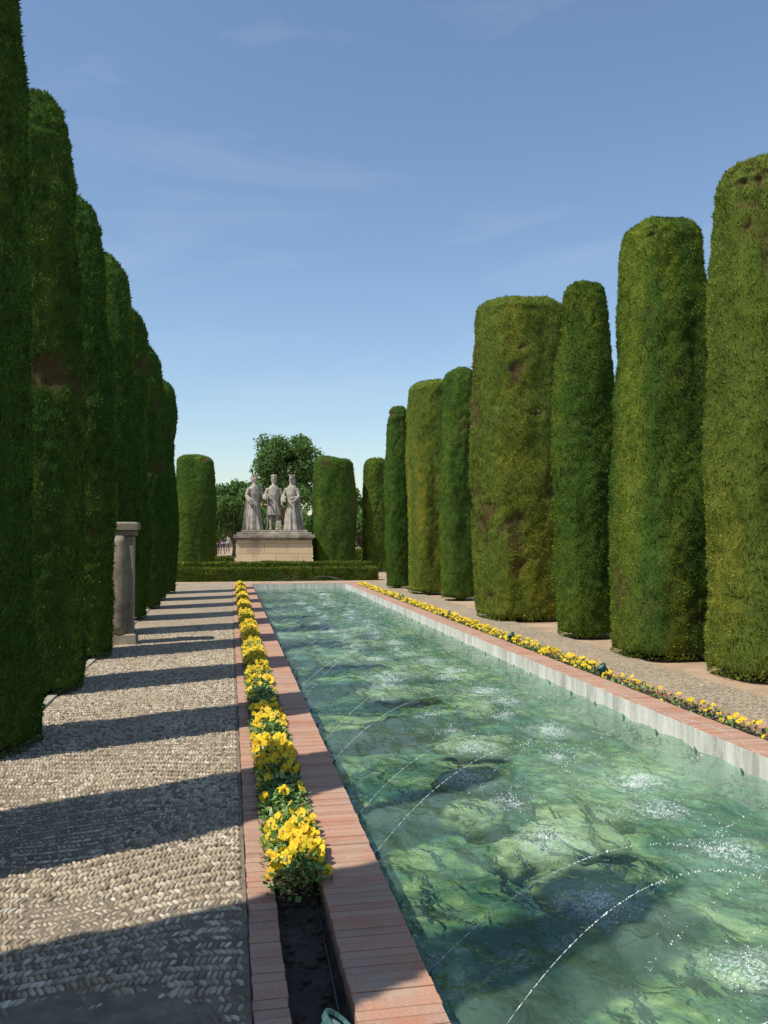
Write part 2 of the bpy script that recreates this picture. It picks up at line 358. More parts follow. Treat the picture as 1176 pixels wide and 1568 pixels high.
icoF=np.array([(0,11,5),(0,5,1),(0,1,7),(0,7,10),(0,10,11),(1,5,9),(5,11,4),(11,10,2),(10,7,6),(7,1,8),(3,9,4),(3,4,2),(3,2,6),(3,6,8),(3,8,9),(4,9,5),(2,4,11),(6,2,10),(8,6,7),(9,8,1)])
pos=[];siz=[]
for (sx,sy,q) in spl:
    ex,ey=random.uniform(.6,1.5),random.uniform(.6,1.5)
    for _ in range(int(80*q)):
        r=abs(random.gauss(0,.07*q)); a=random.uniform(0,6.28); pos.append((sx+ex*r*math.cos(a),sy+ey*r*math.sin(a),WZ+random.expovariate(24)*max(.2,1-r*4))); siz.append(random.uniform(.0012,.0038))
    for _ in range(int(70*q)):
        r=abs(random.gauss(0,.15)); a=random.uniform(0,6.28); pos.append((sx+ex*r*math.cos(a),sy+ey*r*math.sin(a),WZ+.003)); siz.append(random.uniform(.0015,.0045))
pos=np.array(pos);siz=np.array(siz)
V,F=inst(ico,None,icoF,pos,siz,siz,siz*1.1,np.zeros(len(pos))); np_mesh('water_splashes',V,F,M_drop,None,True)
jb=Bag(); jp=[];js=[]; nozz=Bag()
for (side,land) in ((0,2.6),(1,1.85)):
    t=.75 if side==0 else 1.2
    while t<26:
        x0=.79 if side==0 else 3.70; xl=land+random.uniform(-.25,.15); ap=.50+random.uniform(-.12,.07); dy=random.uniform(-.15,.2)
        f=lambda s:(x0+(xl-x0)*s,t+dy*s,WZ+.02+4*ap*s*(1-s))
        s=0
        while s<.42:
            L=random.uniform(.002,.02)*(1-s*1.6)+.001
            rr=random.uniform(.0009,.0017); tube(jb,[f(s),f(s+L/2),f(s+L)],[rr*.5,rr,rr*.5],4)
            s+=L+random.uniform(.0005,.004)+max(0,s-.15)*random.uniform(0,.03)
        s=.10
        while s<1:
            s+=random.expovariate(1/.0042)+(random.random()<.04)*.015
            p=f(s); sp_=.0012+.012*max(0,s-.25)
            jp.append((p[0]+random.gauss(0,sp_*.6),p[1]+random.gauss(0,sp_*.6),p[2]+random.gauss(0,sp_*.6))); js.append(min(.0042,.0009+random.expovariate(1/.0009)))
        tube(nozz,[(x0,t,WZ-.03),(x0,t,WZ+.0),(x0+(xl-x0)*.008,t,WZ+.03)],[.011,.011,.006],8)
        t+=.62
jp=np.array(jp);js=np.array(js); V,F=inst(ico,None,icoF,jp,js,js,js,np.zeros(len(jp)))
jb.add(V,F); jb.obj('water_jets',M_drop,smooth=True)
tube(nozz,[(.79,yy,WZ-.02) for yy in np.arange(-2,26.5,.5)],[.012]*57,6); nozz.obj('fountain_nozzle_pipe',M_verd,smooth=True)

# ------------------------------------------------------------ pansies
def pansies(name,x0,x1,y0,y1,dens,seed,hgt,ldens):
    r=np.random.default_rng(seed); A=(x1-x0)*(y1-y0)
    n=int(A*dens); x=r.uniform(x0,x1,n);y=r.uniform(y0,y1,n)
    cl=vnoise(np.stack([x*3,y*2.4,0*x],1),seed); keep=cl>r.uniform(.10,.66,n); x,y=x[keep],y[keep]; n=len(x)
    mid=(x0+x1)/2; hw=(x1-x0)/2
    H=hgt*(1-.5*((x-mid)/hw)**2)*(.5+.8*vnoise(np.stack([x*6,y*6,0*x],1),seed+2))
    z=H+r.uniform(-.015,.035,n)
    m_=7; a=np.linspace(-1,1,m_)
    P=np.array([(0,0,0)]+[(.55+.45*math.cos(q*1.2),.52*math.sin(q*1.35),.10*math.cos(q*2)-.02) for q in a]); FT=np.array([(0,i,i+1) for i in range(1,m_)])
    allV=[];allF=[];o=0
    for k,(an,sc) in enumerate(((90,.95),(162,.85),(18,.85),(228,.9),(312,.9))):
        a_=math.radians(an); Q=P*sc; R=np.stack([Q[:,0]*math.cos(a_)-Q[:,1]*math.sin(a_),Q[:,0]*math.sin(a_)+Q[:,1]*math.cos(a_),Q[:,2]+.02*k],1)
        allV.append(R);allF.append(FT+o);o+=len(P)
    FV=np.concatenate(allV);FFt=np.concatenate(allF)
    a5=np.linspace(0,2*np.pi,6,endpoint=False); TV=np.concatenate([[[0,0,.16]],np.stack([.24*np.cos(a5),.24*np.sin(a5),np.full(6,.13)],1)]); TF=np.array([(0,i+1,(i+1)%6+1) for i in range(6)])
    s=r.uniform(.020,.032,n); 
    dirs=np.stack([r.normal(-.25,.5,n),r.normal(-.45,.55,n),np.ones(n)*.8],1); dirs/=np.linalg.norm(dirs,axis=1)[:,None]
    up=np.array([0,.3,1.]); u=np.cross(up,dirs); u/=np.linalg.norm(u,axis=1)[:,None]; v=np.cross(dirs,u)
    def place(T):
        return ((T[None,:,0,None]*u[:,None]+T[None,:,1,None]*v[:,None]+T[None,:,2,None]*dirs[:,None])*s[:,None,None]+np.stack([x,y,z],1)[:,None]).reshape(-1,3)
    E=empty(name)
    off=(np.arange(n)*len(FV))[:,None,None]; np_mesh('petals',place(FV),(FFt[None]+off).reshape(-1,3),M_petal,E)
    kk=r.random(n)<.4
    off=(np.arange(n)*len(TV))[:,None,None]; np_mesh('throats',place(TV),(TF[None]+off)[kk].reshape(-1,3),M_throat,E)
    n=int(A*ldens); x=r.uniform(x0-.01,x1+.01,n);y=r.uniform(y0-.05,y1,n)
    cl=vnoise(np.stack([x*2,y*2.1,0*x],1),seed); keep=cl>r.uniform(.0,.35,n); x,y=x[keep],y[keep]; n=len(x)
    H=hgt*(1-.5*((x-mid)/hw)**2)*(.5+.8*vnoise(np.stack([x*6,y*6,0*x],1),seed+2))
    z=-.04+(H+.045)*r.uniform(.0,1,n)**.55
    L=r.uniform(.022,.045,n); an=r.uniform(0,6.28,n); el=r.uniform(-.2,1.1,n)
    d=np.stack([np.cos(an)*np.cos(el),np.sin(an)*np.cos(el),np.sin(el)],1); sd=np.stack([-np.sin(an),np.cos(an),r.normal(0,.3,n)],1)
    p=np.stack([x,y,z],1); w=L*.3
    VV=np.stack([p,p+d*L[:,None]*.5+sd*w[:,None],p+d*L[:,None],p+d*L[:,None]*.5-sd*w[:,None]],1).reshape(-1,3)
    np_mesh('leaves',VV,np.arange(4*n).reshape(n,4),M_pleaf,E)
    return E
pansies('yellow_pansy_bed',.18,.45,3.75,12,700,3,.15,6000)
pansies('yellow_pansy_bed',.18,.45,12,26.5,640,4,.15,2600)
pansies('yellow_pansy_bed',4.05,4.32,9.0,26.5,320,5,.09,1600)
pansies('yellow_pansy_bed',4.05,4.32,3.0,9.0,80,6,.07,900)

def spotlight(x,y,az):
    E=empty('garden_spotlight',(x,y,-.03)); b=Bag()
    tube(b,[(0,0,-.03),(0,0,.06)],[.012,.012],8)
    b.obj('stake',M_verd,E,True)
    b=Bag(); rot=Matrix.Rotation(az,4,'Z')@Matrix.Rotation(math.radians(38),4,'Y')
    prof=[(-.065,.012),(-.06,.035),(-.03,.047),(.03,.052),(.034,.062),(.055,.064),(.055,.056),(.045,.05)]
    R=[]
    for zz,rr in prof:
        p=ring((0,0,zz),rr,rr,18); R.append(p@np.array(rot.to_3x3()).T+np.array((0,0,.10)))
    loft(b,R,cap=False); o=b.obj('housing',M_verd,E,False)
    b=Bag(); R=[ring((0,0,zz),rr,rr,18)@np.array(rot.to_3x3()).T+np.array((0,0,.10)) for zz,rr in((.040,.052),(.046,.02))]
    loft(b,R); b.obj('lens',M_lglass,E,True)
for (x_,y_,a) in ((.31,2.55,.1),(.30,6.1,.2),(.31,14.2,.1),(.3,10,.2),(4.2,8.9,3.0),(4.2,12.0,3.0),(4.2,15.6,3.1),(4.2,20.1,3.0)): spotlight(x_,y_,a)

# ------------------------------------------------------------ topiary
def tri_sprays(p,nrm,size,seed,up=.9,wid=.2):
    r=np.random.default_rng(seed); n=len(p)
    d=nrm*r.uniform(.15,.7,(n,1))+np.array([0,0,up])*r.uniform(.3,1.3,(n,1))+r.normal(0,.35,(n,3)); d/=np.linalg.norm(d,axis=1)[:,None]
    s=np.cross(d,nrm+r.normal(0,.55,(n,3))); s/=np.linalg.norm(s,axis=1)[:,None]+1e-9
    L=size*r.uniform(.6,1.5,n)[:,None]; b0=p-nrm*size*.3
    return np.stack([b0+s*L*wid,b0-s*L*wid,b0+d*L],1).reshape(-1,3)
def tone(p,seed,ybias,brown):
    st=vnoise(p*np.array([3.6,3.6,.35]),seed+1); bl=vnoise(p*1.1,seed+2); f=vnoise(p*7,seed+3)
    Y=np.clip((.55*st+.3*bl+.25*f-.52+ybias)*2.4,0,1)
    B=np.clip((vnoise(p*np.array([1.9,1.9,1.4]),seed+4)*.62+vnoise(p*7,seed+5)*.25+vnoise(p*18,seed+6)*.13-brown)*9,0,1)
    return Y,B
def cypress(cx,cy,H,a,b,n,cnt,seed,size,mat,ybias=0.,brown=.72,dome=.5,taper=.0,pw=2.3,base=.12,name='clipped_cypress_tree'):
    r=np.random.default_rng(seed)
    lx,ly=r.normal(0,.035,2); sk=r.uniform(-.12,.12)
    def Rz(z):
        t=z/H; R=.84+.16*np.sin(np.pi*np.clip(t*.75+base,0,1)); R=R*(1-taper*t**2.6)
        q=np.clip((z-(H-dome))/dome,0,1); return R*(1-q**pw+1e-9)**(1/pw)
    def pt(z,th):
        c,s=np.cos(th),np.sin(th); k=(np.abs(c)**n+np.abs(s)**n)**(-1/n); R=Rz(z)
        X=a*R*k*c; Y_=b*R*k*s
        t=z/H
        return np.stack([X+lx*np.sin(t*3.1),Y_+ly*np.sin(t*2.4),z+sk*X*np.clip((t-.8)*5,0,1)],1)
    tz=np.concatenate([np.linspace(0,H-dome,60),H-dome+dome*np.sin(np.linspace(0,np.pi/2,60))[1:]]); rr=Rz(tz)
    ds=np.hypot(np.diff(rr)*a,np.diff(tz)); w=ds*(.5*(rr[1:]+rr[:-1])+.02); cw=np.concatenate([[0],np.cumsum(w)]); cw/=cw[-1]
    def samp(z,th):
        p=pt(z,th); e=1e-3
        q=pt(np.minimum(z+e,H-1e-4),th)-pt(np.minimum(z+e,H-1e-4)-2*e,th); t=pt(z,th+.01)-pt(z,th-.01)
        nr=np.cross(t,q); nr/=np.linalg.norm(nr,axis=1)[:,None]+1e-9
        ce=np.clip((z-(H-.02))/.02,0,1)[:,None]; nr=nr*(1-ce)+np.array([0,0,1.])*ce
        g=p+np.array([seed*3.7,0,0])
        D=.17*(vnoise(g*np.array([1.2,1.2,.55]),seed)-.5)+.085*(vnoise(g*np.array([4.5,4.5,1.8]),seed+7)-.5)+.045*(vnoise(g*14,seed+8)-.5)
        _,B=tone(g,seed,ybias,brown); D=D-.06*B
        return p+nr*D[:,None],nr,g
    nz,nt_=150,84; zz=np.interp(np.linspace(0,1,nz),np.linspace(0,1,len(tz)),tz); th=np.linspace(0,2*np.pi,nt_,endpoint=False)
    Z,T=np.meshgrid(zz,th,indexing='ij'); p,nr,g=samp(Z.ravel(),T.ravel()); p=p-nr*size*.3
    Y,B=tone(g,seed,ybias,brown); col=np.stack([Y,B,.1+.4*vnoise(g*19,seed+11)],1)
    i=np.arange(nz*nt_).reshape(nz,nt_); j=np.roll(i,-1,1); F=np.stack([i[:-1].ravel(),j[:-1].ravel(),j[1:].ravel(),i[1:].ravel()],1)
    z=np.interp(r.random(cnt),cw,tz); th=r.uniform(0,2*np.pi,cnt)
    ps,ns,g=samp(z,th); Y,B=tone(g,seed,ybias,brown)
    keep=r.random(cnt)>B*.6; ps,ns,Y,B,g=ps[keep],ns[keep],Y[keep],B[keep],g[keep]
    sz=size*np.where(r.random(len(ps))<.006,2.1,1.0)
    TV=tri_sprays(ps,ns,sz[:,None],seed)
    br=np.clip(r.normal(.54,.22,len(ps))+.9*(vnoise(g*8,seed+11)-.42)+.25*(vnoise(g*30,seed+12)-.5)+.35*(vnoise(g*np.array([2.2,2.2,.9]),seed+13)-.5),0,1); ct=np.repeat(np.stack([np.clip(Y+r.normal(0,.12,len(ps)),0,1),B*.9,br],1),3,0)
    nb=len(p); TF=np.arange(len(TV)).reshape(-1,3)+nb
    bg=Bag(); tube(bg,[(0,0,-.05),(0,0,.6)],[.12,.1],10)
    o=np_mesh(name,np.concatenate([p,TV]),[TF,F],mat,None,np.concatenate([np.zeros(len(TF),bool),np.ones(len(F),bool)]),np.concatenate([col,ct]),loc=(cx,cy,.0))
    bg.obj('trunk',M_bark,o,True)
    return o
Ls=[(-.5,6.4),(2.4,6.5),(4.3,6.4),(6.7,6.6),(9.15,6.3),(11.6,6.2),(14.1,6.25),(16.5,6.05),(18.9,5.9),(21.3,5.5),(23.8,6.0)]
for k,(yy,h) in enumerate(Ls):
    near=yy<10
    cypress(-2.03+random.uniform(-.05,.03),yy,h,.57,.48,2.5,70000 if 4.4<yy<10 else (32000 if yy<15 else 18000),100+k,.028 if near else .04,M_cypD,ybias=.0,brown=.70 if k!=4 else .62,dome=.6,taper=.38 if yy<13 else .2,pw=2.2)
Rs=[(6.1,6.2,6.0,.6,.6,2.8,.03,M_cypY,.10,.5),
 (6.07,8.64,6.0,.62,.60,2.9,-.02,M_cypY,.27,.45),
 (5.80,10.42,5.92,.66,.64,3.2,.09,M_cypG,.26,.32),
 (5.65,12.58,5.78,.49,.46,2.7,.0,M_cypG,.18,.35),
 (5.59,15.5,6.2,.90,.80,3.4,-.04,M_cypY,.0,.28),
 (5.73,20.3,5.85,.50,.45,2.6,-.10,M_cypG,.16,.4),
 (5.46,22.6,5.9,.58,.6,3.2,.12,M_cypY,.05,.25),
 (5.08,25.1,5.6,.40,.42,2.6,-.10,M_cypG,.14,.45)]
for k,(x_,y_,h,a,b_,n,yb,mt,tp_,dm) in enumerate(Rs):
    near=7<y_<14
    cypress(x_,y_,h,a,b_,n,85000 if near else (85000 if k==4 else 24000),200+k,.027 if near else .032,mt,ybias=yb,brown=.72 if k not in (2,4) else .66,dome=dm,taper=tp_,pw=2.6)
def wpos(px,Dc):
    u=(px-588)/1270; return (Dc*.983*(u+.1858),Dc*(.983-.182*u))
for k,(px,Dc,h,a,mt,yb) in enumerate(((300,36,5.05,.85,M_cypG,-.1),(512,37,5.1,.98,M_cypG,-.08),(575,37.5,5.1,.58,M_cypG,.15))):
    x_,y_=wpos(px,Dc); cypress(x_,y_,h,a,a,2.8,20000,300+k,.05,mt,ybias=yb,brown=.70,dome=.35,taper=.05,pw=2.8)
def hedge(name,x0,x1,y0,y1,z0,z1,dens,size,seed,mat=None,yb=0.):
    r=np.random.default_rng(seed); 
    faces=[((x0,x1),(y0,y0),(z0,z1),(0,-1,0)),((x0,x1),(y1,y1),(z0,z1),(0,1,0)),((x0,x0),(y0,y1),(z0,z1),(-1,0,0)),((x1,x1),(y0,y1),(z0,z1),(1,0,0)),((x0,x1),(y0,y1),(z1,z1),(0,0,1))]
    P=[];Nn=[]
    for fx,fy,fz,nn in faces:
        d=[fx[1]-fx[0],fy[1]-fy[0],fz[1]-fz[0]]; ar=np.prod([q for q in d if q>0]); n=int(ar*dens)
        if n<1: continue
        P.append(np.stack([r.uniform(fx[0],fx[1]+1e-9,n),r.uniform(fy[0],fy[1]+1e-9,n),r.uniform(fz[0],fz[1]+1e-9,n)],1)); Nn.append(np.tile(np.array(nn,float),(n,1)))
    P=np.concatenate(P);Nn=np.concatenate(Nn); P=P+Nn*((.09*(vnoise(P*1.7,seed)-.5)+.06*(vnoise(P*6,seed+1)-.5))[:,None])
    Y,B=tone(P,seed,yb,.78); TV=tri_sprays(P,Nn,size,seed,wid=.38)
    br=np.clip(r.normal(.6,.25,len(P)),0,1); ct=np.repeat(np.stack([Y,B,br],1),3,0)
    bg=Bag(); box(bg,x0+.03,x1-.03,y0+.03,y1-.03,z0,z1-.03); bv=bg.V[0]; nb=len(bv)
    col=np.concatenate([np.tile([.2,0,.2],(nb,1)),ct])
    return np_mesh(name,np.concatenate([bv,TV]),[np.arange(len(TV)).reshape(-1,3)+nb,np.concatenate(bg.F4)],mat or M_hedge,None,False,col)
hedge('box_hedge',-5.5,5.35,29.9,30.5,-.03,.42,1500,.05,1,yb=-.03)
hedge('box_hedge',-5.5,5.5,32.2,32.8,-.03,.56,900,.055,2,yb=.2)
hedge('box_hedge',-9,.2,41,41.8,-.03,.55,500,.07,3,yb=.2)
hedge('box_hedge',4.4,16,41,41.8,-.03,.9,500,.07,4,yb=.05)
hedge('box_hedge',-30,-1.5,96,97.5,-.03,2.6,60,.2,5)
hedge('tall_hedge',10.4,11.6,3,34,-.03,3.2,260,.07,6,M_cypG)
hedge('tall_hedge',-7.2,-6.2,-4,34,-.03,3.4,160,.08,8,M_cypG)
def leafy(name,x,y,H,R,nleaf,seed,ls,trunk=True,cb=.35,nc=26,flat=.8):
    r=np.random.default_rng(seed); E=empty(name,(x,y,0)); b=Bag()
    th=H*cb; tube(b,[(0,0,-.1),(.05,0,th*.6),(0,.05,th),(0,0,H*.6)],[.045*H*.6,.035*H*.6,.03*H*.6,.012*H],10)
    C=[]
    for i in range(nc):
        a=r.uniform(0,6.28); q=r.random()**.5; zc=r.uniform(cb+.08,.92); rad=R*math.sqrt(max(.1,1-((zc-.62)/.42)**2))*q*.82
        C.append((rad*math.cos(a),rad*math.sin(a),H*zc,R*r.uniform(.2,.36)))
    for c in C[::2]:
        tube(b,[(0,0,th*r.uniform(.7,1)),(c[0]*.5,c[1]*.5,th+(c[2]-th)*.6),(c[0],c[1],c[2])],[.018*H*.6,.012*H*.5,.004*H],6)
    b.obj('trunk_and_limbs',M_bark,E,True)
    P=[];cl=[]
    per=nleaf//nc
    for c in C:
        d=r.normal(0,1,(per,3)); d/=np.linalg.norm(d,axis=1)[:,None]; rad=c[3]*r.uniform(.35,1.2,per)[:,None]
        P.append(np.array(c[:3])+d*rad*np.array([1,1,flat])); cl.append(np.full(per,r.uniform(-.2,.25)))
    P=np.concatenate(P);cl=np.concatenate(cl); n=len(P)
    u=r.normal(0,1,(n,3));u/=np.linalg.norm(u,axis=1)[:,None]; v=np.cross(u,r.normal(0,1,(n,3)));v/=np.linalg.norm(v,axis=1)[:,None]
    s=ls*r.uniform(.6,1.3,(n,1)); V=np.stack([P-u*s,P+v*s*.5,P+u*s,P-v*s*.5],1).reshape(-1,3)
    br=np.clip(.6+cl+r.normal(0,.15,n),0,1); col=np.repeat(np.stack([np.clip(r.normal(.3,.3,n),0,1),np.zeros(n),br],1),4,0)
    np_mesh('crown',V,np.arange(4*n).reshape(n,4),M_leaf,E,False,col); return E
x_,y_=wpos(440,58); leafy('broadleaf_tree',x_,y_,8.9,2.55,26000,1,.12,nc=60)
x_,y_=wpos(358,62); leafy('broadleaf_tree',x_,y_,5.8,2.3,11000,2,.13,cb=.2)
x_,y_=wpos(330,66); leafy('broadleaf_tree',x_,y_,5.0,2.4,9000,3,.13,cb=.2)
x_,y_=wpos(400,70); leafy('broadleaf_tree',x_,y_,5.2,3.0,9000,4,.14,cb=.15)
x_,y_=wpos(555,60); leafy('broadleaf_tree',x_,y_,5.6,2.2,9000,5,.13,cb=.15)
x_,y_=wpos(500,62); leafy('broadleaf_tree',x_,y_,5.0,2.4,9000,6,.13,cb=.15)
x_,y_=wpos(620,60); leafy('broadleaf_tree',x_,y_,5.2,3.2,9000,7,.14,cb=.15)
r=np.random.default_rng(5); P=[]
for k in range(90):
    cx=-70+k*2.4+r.uniform(-1,1); cy=118+r.uniform(-4,4); R=r.uniform(2,3.4); n=260
    d=r.normal(0,1,(n,3)); d/=np.linalg.norm(d,axis=1)[:,None]; P.append(np.array((cx,cy,r.uniform(1.5,3.4)))+d*R*r.uniform(.6,1.05,(n,1)))
P=np.concatenate(P); P[:,2]=np.abs(P[:,2]); n=len(P); u=r.normal(0,1,(n,3));u/=np.linalg.norm(u,axis=1)[:,None]; v=np.cross(u,r.normal(0,1,(n,3)));v/=np.linalg.norm(v,axis=1)[:,None]; s=.45
np_mesh('distant_trees',np.stack([P-u*s,P+v*s*.6,P+u*s,P-v*s*.6],1).reshape(-1,3),np.arange(4*n).reshape(n,4),M_leaf,None,False,np.repeat(np.stack([r.random(n)*.4,np.zeros(n),r.uniform(.3,.9,n)],1),4,0))
def palm(x,y,H,seed):
    r=np.random.default_rng(seed); E=empty('palm_tree',(x,y,0)); b=Bag()
    zs=np.arange(0,H-.6,.12); tube(b,[(.02*math.sin(z),0,z) for z in zs],[.22+.02*((i%2)) for i,_ in enumerate(zs)],12); b.obj('trunk',M_bark,E,True)
    V=[];F=[];k=0
    for i in range(46):
        a=r.uniform(0,6.28); el=r.uniform(-.5,1.35); L=r.uniform(1.5,2.0); p=np.array([0,0,H-.6]); d=np.array([math.cos(a)*math.cos(el),math.sin(a)*math.cos(el),math.sin(el)])
        sd=np.array([-math.sin(a),math.cos(a),0])
        for j in range(22):
            q=p+d*(L/22); d=d+np.array([0,0,-.035]); d/=np.linalg.norm(d)
            w=.008
            V+= [p-sd*w,p+sd*w,q+sd*w,q-sd*w]; F.append((k,k+1,k+2,k+3)); k+=4
            if j>3:
                for sg in (-1,1):
                    ll=.42*math.sin(math.pi*(j-2)/21)+.08; dd=sd*sg*.8+d*.55+np.array([0,0,-.1+r.normal(0,.1)]); 
                    V+=[p,p+d*.02,p+dd*ll,p+dd*ll*.5-d*.02]; F.append((k,k+1,k+2,k+3)); k+=4
            p=q
    V=np.array(V); np_mesh('fronds',V,np.array(F),M_leaf,E,False,np.tile([.5,0,.75],(len(V),1)))
x_,y_=wpos(1096,24); palm(x_,y_,7.6,3)

# ------------------------------------------------------------ stone pillar left
E=empty('stone_pillar',(-1.59,12.85,0)); b=Bag()
box(b,-.24,.24,-.2,.2,-.05,.16,.02); box(b,-.19,.19,-.15,.15,.16,1.60,.02)
box(b,-.22,.22,-.18,.18,1.603,1.68,.015); box(b,-.255,.255,-.21,.21,1.683,1.80,.02)
b.obj('shaft_and_cap',M_stone,E)
b=Bag(); R=[ring((.0,-.15,z),.09+.04*math.sin(z*2.2),.05+.03*abs(math.sin(z*2.0)),12) for z in np.linspace(.16,1.6,14)]; loft(b,R); b.obj('half_column',M_stone,E,True)
# ------------------------------------------------------------ monument
mx_,my_=wpos(421,36.5)
MON=empty('columbus_monument',(mx_,my_,0)); MON.rotation_euler=(0,0,math.radians(-4))
m,nt,bb=newmat('pedestal_ashlar'); co=objco(nt)
br=nt.nodes.new('ShaderNodeTexBrick'); br.inputs['Scale'].default_value=1; br.inputs['Brick Width'].default_value=.95; br.inputs['Row Height'].default_value=.42; br.inputs['Mortar Size'].default_value=.008
br.inputs['Color1'].default_value=(.60,.46,.26,1); br.inputs['Color2'].default_value=(.66,.52,.32,1); br.inputs['Mortar'].default_value=(.27,.20,.12,1)
cx=nt.nodes.new('ShaderNodeSeparateXYZ'); nt.links.new(co,cx.inputs[0]); cb=nt.nodes.new('ShaderNodeCombineXYZ'); nt.links.new(mth(nt,'ADD',cx.outputs[0],cx.outputs[1]),cb.inputs[0]); nt.links.new(cx.outputs[2],cb.inputs[1]); nt.links.new(cb.outputs[0],br.inputs['Vector'])
f=noise(nt,1.6,8,.7,mapping(nt,co,(1,1,.5))); c=mixc(nt,ramp(nt,f,[(.54,(0,0,0)),(.66,(.6,.6,.6))]),br.outputs['Color'],(.24,.20,.16))
nt.links.new(c,bb.inputs['Base Color']); bb.inputs['Roughness'].default_value=.85; bump(nt,bb,noise(nt,30,5,.6,co),.3,.02); M_ash=m
b=Bag(); box(b,-1.75,1.75,-1.15,1.15,-.03,.2,.02); box(b,-1.6,1.6,-1.0,1.0,.2,1.42,.02); b.obj('pedestal',M_ash,MON)
b=Bag(); box(b,-1.66,1.66,-1.06,1.06,1.42,1.50,.02); box(b,-1.73,1.73,-1.13,1.13,1.503,1.64,.02); box(b,-1.60,1.60,-1.0,1.0,1.643,1.74,.03); box(b,-1.42,1.42,-.8,.8,1.743,1.84,.03); b.obj('cornice',M_stone,MON)
def statue(name,x,y,face,kind):
    b=Bag(); n=48
    if kind!='navigator':
        Z=[0,.05,.3,.7,1.05,1.25,1.4,1.6,1.8,1.92,2.0,2.08]; rx=[.38,.38,.34,.29,.235,.19,.195,.25,.27,.20,.10,.07]; ry=[.34,.34,.29,.25,.2,.16,.16,.19,.18,.14,.09,.07]
        R=[ring((0,0,z),p,q,n,.13*max(0,1-z/1.5),8,z*.5) for z,p,q in zip(Z,rx,ry)]; loft(b,R)
        R=[ring((0,.14+.03*(2-z),z),p,.13,n,.10,8,1+z*.4) for z,p in ((0,.46),(.4,.42),(1.0,.34),(1.5,.31),(1.8,.28),(1.92,.14))]; loft(b,R)
    else:
        for s in (-1,1):
            tube(b,[(s*.13,-.05,0),(s*.13,0,.12),(s*.13,.02,.5),(s*.12,0,1.0)],[.065,.055,.085,.11],10); ellipsoid(b,(s*.14,-.12,.05),(.07,.15,.06))
        R=[ring((0,0,z),p,q,n,f_,9,z) for z,p,q,f_ in ((.66,.31,.24,.13),(.9,.28,.22,.10),(1.15,.22,.18,.05),(1.28,.19,.155,.03),(1.55,.25,.19,.02),(1.80,.27,.18,0),(1.92,.19,.14,0),(2.0,.10,.09,0),(2.08,.07,.07,0))]; loft(b,R)
        R=[ring((0,.17,z),p,.10,n,.09,7,1) for z,p in ((.35,.30),(.8,.29),(1.5,.28),(1.88,.22))]; loft(b,R)
    if kind=='king': A=[((-.25,0,1.83),(-.40,-.04,1.5),(-.25,-.32,1.32)),((.25,0,1.83),(.38,-.1,1.5),(.42,-.38,1.55))]
    elif kind=='queen': A=[((-.25,0,1.83),(-.37,-.1,1.5),(-.18,-.34,1.45)),((.25,0,1.83),(.37,-.06,1.48),(.12,-.34,1.38))]
    else: A=[((-.25,0,1.83),(-.40,-.08,1.5),(-.30,-.36,1.42)),((.25,0,1.83),(.37,.0,1.48),(.36,-.22,1.22))]
    for q in A:
        tube(b,q,[.095,.075,.05],10); h=np.array(q[2]); d=h-np.array(q[1]); d/=np.linalg.norm(d)
        ellipsoid(b,h+d*.05,(.05,.055,.035),8,6)
        for k in range(4): tube(b,[h+d*.07+np.array([(k-1.5)*.025,0,0]),h+d*(.13+.01*(k in(1,2)))+np.array([(k-1.5)*.028,0,-.02])],[.014,.010],6)
        tube(b,[h+d*.02,h+d*.07+np.array([.05,0,.03])],[.015,.011],6)
    if kind!='navigator':
        for q in A: tube(b,[q[1],(np.array(q[1])+np.array(q[2]))/2-np.array([0,0,.12]),np.array(q[2])-np.array([0,0,.22])],[.08,.09,.04],10)
    tube(b,[(0,0,2.0),(0,-.01,2.16)],[.075,.065],12); ellipsoid(b,(0,-.02,2.27),(.105,.13,.16),18,12)
    tube(b,[(0,-.145,2.31),(0,-.18,2.255)],[.014,.026],6); ellipsoid(b,(0,-.135,2.19),(.045,.03,.012),8,5)
    ellipsoid(b,(0,-.11,2.135),(.05,.045,.035),8,5)
    for s in (-1,1): ellipsoid(b,(s*.045,-.128,2.285),(.02,.014,.012),6,5); ellipsoid(b,(s*.105,0,2.26),(.015,.03,.04),6,5); ellipsoid(b,(s*.045,-.132,2.315),(.035,.016,.01),6,5)
    if kind=='queen': R=[ring((0,.06,z),p,q,20,.03,7,0) for z,p,q in ((1.85,.19,.12),(2.0,.14,.11),(2.2,.13,.12),(2.38,.11,.11),(2.42,.06,.06))]; loft(b,R)
    else: R=[ring((0,.05,z),p,q,20,.03,7,0) for z,p,q in ((2.10,.11,.08),(2.2,.13,.12),(2.36,.12,.12),(2.42,.07,.07))]; loft(b,R)
    if kind!='navigator':
        R=[ring((0,0,z),p,p*1.1,20) for z,p in ((2.36,.12),(2.41,.13))]; loft(b,R)
        for k in range(8):
            a=k*math.pi/4; tube(b,[(.12*math.cos(a),.13*math.sin(a),2.40),(.14*math.cos(a),.155*math.sin(a),2.48)],[.026,.008],6)
    else:
        R=[ring((0,.01,z),p,p*1.1,20) for z,p in ((2.36,.14),(2.39,.15),(2.44,.12),(2.46,.05))]; loft(b,R)
        tube(b,[(-.38,-.42,1.40),(-.16,-.46,1.52)],[.04,.04],8)
    if kind=='king': tube(b,[(.42,-.45,1.62),(.42,-.42,.05)],[.022,.022],6); 
    o=b.obj(name,M_statue,MON,False); rm=o.modifiers.new('r','REMESH'); rm.mode='VOXEL'; rm.voxel_size=.016; rm.use_smooth_shade=True
    o.location=(x,y,1.835); o.rotation_euler=(0,0,face); return o
statue('king_statue',-.90,.05,math.radians(28),'king'); statue('navigator_statue',-.05,.1,math.radians(0),'navigator'); statue('queen_statue',.74,.0,math.radians(-26),'queen')
